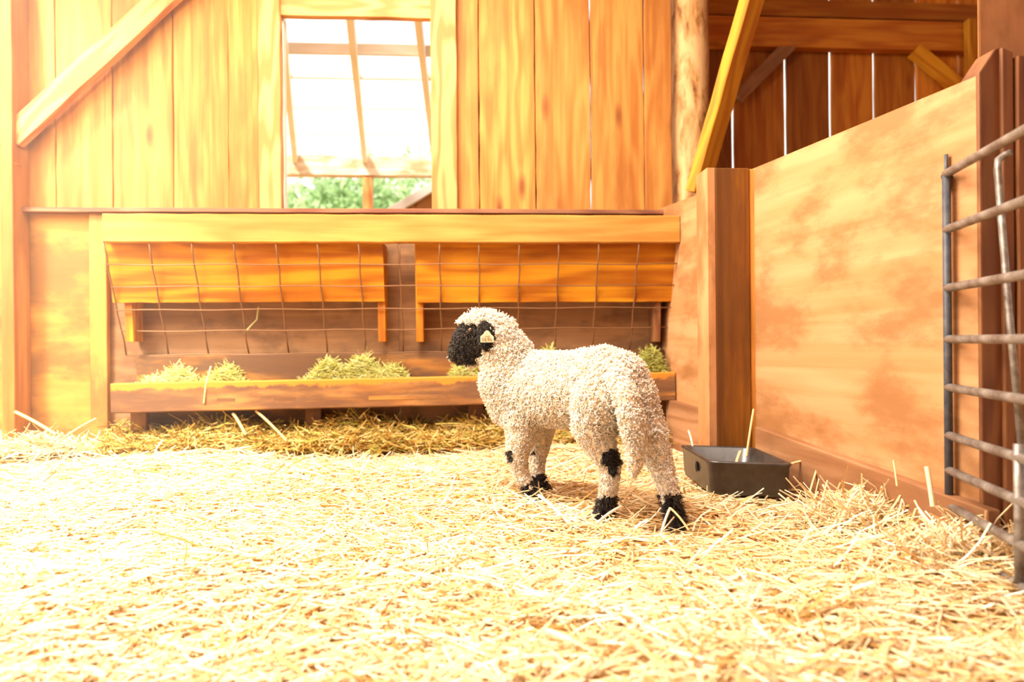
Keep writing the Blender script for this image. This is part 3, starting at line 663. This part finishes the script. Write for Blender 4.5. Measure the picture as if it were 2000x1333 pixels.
tree(c2.x, c2.y, 2.2, .7, 2600, 'darker leafy tree just left of the shed post beyond the window')
tree(c3.x, c3.y, 3.2, 1.4, 4200, 'leafy tree right of the shed post beyond the window')

# ------------------------------------------------------------------ the lamb
def blob_mesh(chains, voxel=.006, smooth=5):
    bm = bmesh.new()
    for ch in chains:
        pts = [(np.array(at(px, py, d)), r) for px, py, d, r in ch]
        for (a, ra_), (b, rb) in zip(pts, pts[1:]):
            dist = np.linalg.norm(b - a); k = max(2, int(dist / (min(ra_, rb) * .3)))
            for i in range(k + 1):
                t = i / k; s_ = t * t * (3 - 2 * t) if False else t
                M = Matrix.Translation(Vector(a * (1 - t) + b * t))
                bmesh.ops.create_icosphere(bm, subdivisions=2, radius=float(ra_ * (1 - t) + rb * t), matrix=M)
    me = bm_mesh(bm, 'blob'); o = bpy.data.objects.new('blob', me); COL.objects.link(o)
    m = o.modifiers.new('r', 'REMESH'); m.mode = 'VOXEL'; m.voxel_size = voxel
    s = o.modifiers.new('s', 'SMOOTH'); s.iterations = smooth; s.factor = .5
    dg = bpy.context.evaluated_depsgraph_get(); out = bpy.data.meshes.new_from_object(o.evaluated_get(dg))
    bpy.data.objects.remove(o); bpy.data.meshes.remove(me); return out
BODY = [
    [(1200, 752, 1.625, .083), (1155, 760, 1.68, .086), (1100, 768, 1.75, .086), (1045, 768, 1.83, .087), (1015, 765, 1.86, .083)],   # trunk
    [(1180, 722, 1.64, .054), (1110, 728, 1.74, .05), (1040, 728, 1.84, .055)],                                                       # back line
    [(1015, 765, 1.86, .083), (1000, 735, 1.87, .079), (990, 698, 1.875, .074), (970, 666, 1.875, .064), (952, 652, 1.88, .056)],        # neck
    [(1010, 790, 1.86, .075), (985, 745, 1.86, .068)],                                                                               # chest
    [(952, 652, 1.88, .056), (935, 648, 1.885, .052), (918, 662, 1.89, .046), (903, 680, 1.90, .035), (898, 690, 1.90, .031)],          # skull to muzzle
    [(940, 668, 1.88, .047), (918, 692, 1.89, .034)],                                                                                # jaw
    [(1175, 785, 1.60, .066), (1160, 835, 1.60, .050), (1172, 870, 1.595, .036), (1192, 905, 1.59, .024), (1190, 945, 1.59, .021), (1184, 985, 1.597, .020), (1181, 1010, 1.60, .021)],
    [(1232, 775, 1.60, .058), (1250, 825, 1.585, .050), (1274, 870, 1.56, .038), (1290, 905, 1.55, .027), (1304, 950, 1.53, .022), (1313, 990, 1.52, .020), (1320, 1022, 1.515, .021)],
    [(1025, 815, 1.82, .060), (1018, 850, 1.80, .040), (1010, 885, 1.79, .027), (1018, 925, 1.79, .018), (1035, 958, 1.785, .016), (1040, 972, 1.78, .018)],
    [(1050, 815, 1.90, .055), (1056, 855, 1.905, .032), (1050, 895, 1.91, .022), (1050, 925, 1.90, .017), (1056, 948, 1.89, .016), (1060, 956, 1.885, .018)],
    [(1206, 740, 1.545, .022), (1222, 775, 1.505, .024), (1234, 820, 1.49, .025), (1242, 865, 1.49, .022), (1240, 905, 1.495, .016), (1236, 930, 1.50, .008)],   # tail
]
body_me = blob_mesh(BODY)
lo_ = at(1180, 1015, 1.6); lamb = thing('lamb', 'white woolly lamb with black face and black feet standing on the straw', 'lamb', mul_z(atZ(1180, 990, 0), 0))
body_me.materials.clear(); body_me.materials.append(M_SKIN); body_me.materials.append(M_SKINB)
nv = len(body_me.vertices); co = np.empty(nv * 3, np.float32); body_me.vertices.foreach_get('co', co); co = co.reshape(-1, 3).astype(float)
CMI = np.array(CM.inverted())
def topx(P):
    q = P @ CMI[:3, :3].T + CMI[:3, 3]; d = -q[:, 2]; return np.stack([1000 + F * q[:, 0] / d, 666.5 - F * q[:, 1] / d, d], -1)
def seg_d(P, a, b):
    a, b = np.array(a), np.array(b); ab = b - a; t = ((P - a) @ ab / (ab @ ab)).clip(0, 1); return np.linalg.norm(P - (a + t[:, None] * ab), axis=1)
fwd = np.array(ray(1000, 666)); 
def lat(px, py, d, half): c = np.array(at(px, py, d)); return c - fwd * half, c + fwd * half
def is_black(P):
    j = (np.sin(P[:, 0] * 260) + np.sin(P[:, 1] * 230 + 1) + np.sin(P[:, 2] * 250 + 2)) * .0022
    b = seg_d(P, *lat(906, 673, 1.88, .10)) + j < .058
    b |= seg_d(P, *lat(930, 662, 1.88, .10)) + j < .040
    top = np.array(at(888, 642, 1.88)); nrm = np.array(CM.to_3x3() @ Vector((-.42, .9, 0)))
    b &= ((P - top) @ nrm + j) < .004
    for (px, py, d, r_, zmax) in ((1186, 1000, 1.6, .05, .06), (1316, 1005, 1.52, .055, .072), (1040, 972, 1.785, .042, .056), (1057, 950, 1.89, .035, .062)):
        b |= (np.linalg.norm(P - np.array(at(px, py, d)), axis=1) < r_) & (P[:, 2] < zmax + j * 4)
    for (px, py, d, r_) in ((1200, 898, 1.565, .026), (1199, 915, 1.565, .018), (985, 893, 1.775, .021), (1033, 888, 1.885, .015)):
        b |= np.linalg.norm(P - np.array(at(px, py, d)), axis=1) + j < r_
    return b
# face materials
npoly = len(body_me.polygons); body_me.calc_loop_triangles()
cen = np.empty(npoly * 3, np.float32); body_me.polygons.foreach_get('center', cen); cen = cen.reshape(-1, 3).astype(float)
body_me.polygons.foreach_set('material_index', is_black(cen).astype(np.int32)); body_me.polygons.foreach_set('use_smooth', np.ones(npoly, bool))
LL = np.array(lamb.location)
def relocate(me, L0):
    n_ = len(me.vertices); c_ = np.empty(n_ * 3, np.float32); me.vertices.foreach_get('co', c_); c_ = c_.reshape(-1, 3) - np.array(L0, np.float32); me.vertices.foreach_set('co', c_.ravel()); me.update()
# sample the surface for curls
nt_ = len(body_me.loop_triangles); tri = np.empty(nt_ * 3, np.int32); body_me.loop_triangles.foreach_get('vertices', tri); tri = tri.reshape(-1, 3)
def sample(co, tri, n):
    A, B, C = co[tri[:, 0]], co[tri[:, 1]], co[tri[:, 2]]; cr = np.cross(B - A, C - A); ar = np.linalg.norm(cr, axis=1)
    k = RNG.choice(len(tri), n, p=ar / ar.sum()); u, v = RNG.random(n), RNG.random(n); f = u + v > 1; u[f] = 1 - u[f]; v[f] = 1 - v[f]
    return A[k] + u[:, None] * (B - A)[k] + v[:, None] * (C - A)[k], cr[k] / ar[k][:, None]
def curls(P, Nn, Ln, rad, turns, thick, K=9, droop=.35, name='wool', S=3, tint=None):
    n_ = len(P); D = Nn + RNG.normal(0, .28, (n_, 3)); D[:, 2] -= droop; D /= np.linalg.norm(D, axis=1, keepdims=True)
    ref = np.array([.3, .5, .8]); A = np.cross(D, ref); A /= np.linalg.norm(A, axis=1, keepdims=True); B = np.cross(D, A)
    t = np.linspace(0, 1, K)[None, :]; ph = RNG.random(n_)[:, None] * 6.28; w = (turns * RNG.uniform(.7, 1.3, n_))[:, None] * 6.28 * np.sign(RNG.normal(0, 1, n_))[:, None]
    rr_ = (rad * RNG.uniform(.6, 1.25, n_))[:, None] * (.35 + .65 * np.sin(t * 2.6 + .2))
    Lr = (Ln * RNG.uniform(.6, 1.25, n_))[:, None]
    Q_ = P[:, None, :] - Nn[:, None, :] * .002 + D[:, None, :] * (t * Lr)[..., None] + A[:, None, :] * (rr_ * np.cos(ph + w * t))[..., None] + B[:, None, :] * (rr_ * np.sin(ph + w * t))[..., None]
    th = thick * RNG.uniform(.7, 1.2, n_)[:, None] * (1.1 - .6 * t)
    return tubes_mesh(name, Q_, th, S, attr=RNG.random(n_) if tint is None else tint, smooth=True)
P, Nn = sample(co, tri, 32000)
kp = (P[:, 2] < .22) | (RNG.random(len(P)) < .80); P, Nn = P[kp], Nn[kp]
blk = is_black(P); low = (P[:, 2] < .2) & ~blk; px_ = topx(P)
headtop = (~blk) & (px_[:, 0] < 1000) & (px_[:, 1] < 660)
scale = np.where(low, .6, 1.0) * np.where(headtop, 1.6, 1.0)
w_ = ~blk
me_w = curls(P[w_], Nn[w_], .0115 * scale[w_], .0034 * np.sqrt(scale[w_]), 1.2, .0021, K=7, S=4)
me_b0 = P[blk]; feet = P[blk][:, 2] < .2
Pb, Nb = P[blk], Nn[blk]
k2 = RNG.integers(0, len(Pb), int(len(Pb) * 1.4)); Pb2 = np.concatenate([Pb, Pb[k2] + RNG.normal(0, .002, (len(k2), 3))]); Nb2 = np.concatenate([Nb, Nb[k2]])
fb = Pb2[:, 2] < .2
me_b = curls(Pb2, Nb2, np.where(fb, .011, .0075), np.where(fb, .0016, .0030), 1.1, .0010, K=7, droop=.5)
relocate(body_me, LL); relocate(me_w, LL); relocate(me_b, LL)
ML = Matrix.Translation(lamb.location)
obj('body', body_me, None, lamb, ML)
o = obj('white_wool', me_w, M_WOOL, lamb, ML); o['kind'] = 'stuff'; o['label'] = 'curly cream fleece'
o = obj('black_wool', me_b, M_WOOLB, lamb, ML); o['kind'] = 'stuff'; o['label'] = 'short black curls on face, knees and feet'
# ear
e_me = blob_mesh([[(947, 640, 1.825, .018), (950, 655, 1.812, .024), (950, 670, 1.806, .019), (950, 679, 1.806, .010)]], .004, 3)
n_ = len(e_me.vertices); c_ = np.empty(n_ * 3, np.float32); e_me.vertices.foreach_get('co', c_); c_ = c_.reshape(-1, 3).astype(float)
ec = np.array(at(950, 655, 1.815)); fw = fwd / np.linalg.norm(fwd); c_ = c_ - ((c_ - ec) @ fw)[:, None] * fw * .55; e_me.vertices.foreach_set('co', c_.astype(np.float32).ravel()); e_me.update()
e_me.calc_loop_triangles(); tr_ = np.empty(len(e_me.loop_triangles) * 3, np.int32); e_me.loop_triangles.foreach_get('vertices', tr_); tr_ = tr_.reshape(-1, 3)
Pe, Ne = sample(c_, tr_, 2300); me_e = curls(Pe, Ne, np.full(len(Pe), .0065), np.full(len(Pe), .0014), .8, .0009, K=6, droop=.6)
relocate(e_me, LL); relocate(me_e, LL); e_me.materials.clear()
ear = obj('ear', e_me, M_SKINB, lamb, ML, True)
o = obj('ear_wool', me_e, M_WOOLB, ear, ML); o['kind'] = 'stuff'
# ear tag with its number
td = 1.772
def tp(u, v): return at(938.2 + u * 26, 645.8 + v * 23.4, td)
prof = [(0, 1), (0, .5), (.05, .44), (.16, .38), (.26, .22), (.34, .08), (.44, 0), (.56, 0), (.66, .08), (.74, .22), (.84, .38), (.96, .46), (1, .54), (1, 1)]
prof = [(.04, 1), (0, .95)] + prof[1:-1] + [(1, .96), (.97, 1)]
tg = prism('ear_tag', [tp(u, v) for u, v in prof], Vector(fw) * .0015, M_TAG, lamb, along=CM.to_3x3() @ Vector((1, 0, 0))); tg['label'] = 'cream plastic ear tag with number'
def text(s_, u, v, size, parent):
    cu = bpy.data.curves.new('number', 'FONT'); cu.body = s_; cu.size = size; cu.extrude = .0001; cu.align_x = 'CENTER'; cu.align_y = 'CENTER'
    o_ = bpy.data.objects.new('number', cu); COL.objects.link(o_); dg = bpy.context.evaluated_depsgraph_get(); me = bpy.data.meshes.new_from_object(o_.evaluated_get(dg)); bpy.data.objects.remove(o_)
    M = Matrix.Translation(tp(u, v) - Vector(fw) * .0006) @ CM.to_3x3().to_4x4(); return obj('number', me, M_INK, parent, M)
text('0696', .5, .78, .0140, tg); text('UH02', .5, .50, .0070, tg)
bm = bmesh.new(); bmesh.ops.create_uvsphere(bm, u_segments=8, v_segments=6, radius=.001); obj('tag_pin', bm_mesh(bm), M_INK, tg, Matrix.Translation(tp(.49, .27) - Vector(fw) * .0003))
# eye and hooves
bm = bmesh.new(); bmesh.ops.create_uvsphere(bm, u_segments=16, v_segments=12, radius=.0065); obj('eye', bm_mesh(bm), M_EYE, lamb, Matrix.Translation(at(919, 645, 1.8405)), True)
M_HOOF = plain('hoof', (.018, .012, .009), .55)
for (px, py, d) in ((1180, 1016, 1.592), (1320, 1030, 1.507), (1040, 978, 1.775), (1060, 960, 1.88)):
    c = at(px, py, d) + Vector((0, .006, -.004))
    for s_ in (-1, 1):
        bm = bmesh.new(); bmesh.ops.create_uvsphere(bm, u_segments=12, v_segments=8, radius=1)
        for v_ in bm.verts: v_.co = Vector((v_.co.x * .011, v_.co.y * .020, max(v_.co.z, -.5) * .018))
        obj('hoof', bm_mesh(bm), M_HOOF, lamb, Matrix.Translation((c.x + s_ * .0095, c.y, max(c.z, .012))) @ Matrix.Rotation(.65, 4, 'Z'), True)

# ------------------------------------------------------------------ added haze volume standing in for lens glare
if HAZE:
    bm = bmesh.new(); bmesh.ops.create_cube(bm, size=1); 
    for v_ in bm.verts: v_.co = Vector((v_.co.x * 1.5, v_.co.y * 3.9, v_.co.z * 2.38))
    mh = bpy.data.materials.new('glare_haze'); mh.use_nodes = True; nn_ = mh.node_tree.nodes; nn_.clear()
    ou = nn_.new('ShaderNodeOutputMaterial'); vs = nn_.new('ShaderNodeVolumeScatter'); vs.inputs['Density'].default_value = HAZE; vs.inputs['Anisotropy'].default_value = .5; vs.inputs['Color'].default_value = (1, .93, .8, 1)
    mh.node_tree.links.new(vs.outputs[0], ou.inputs['Volume'])
    hz_ = obj('glare_haze', bm_mesh(bm), mh, None, Matrix.Translation((-1.42, .8, 1.2))); tag(hz_, 'thin added haze imitating glare in the left half of the pen', 'haze', kind='stuff')
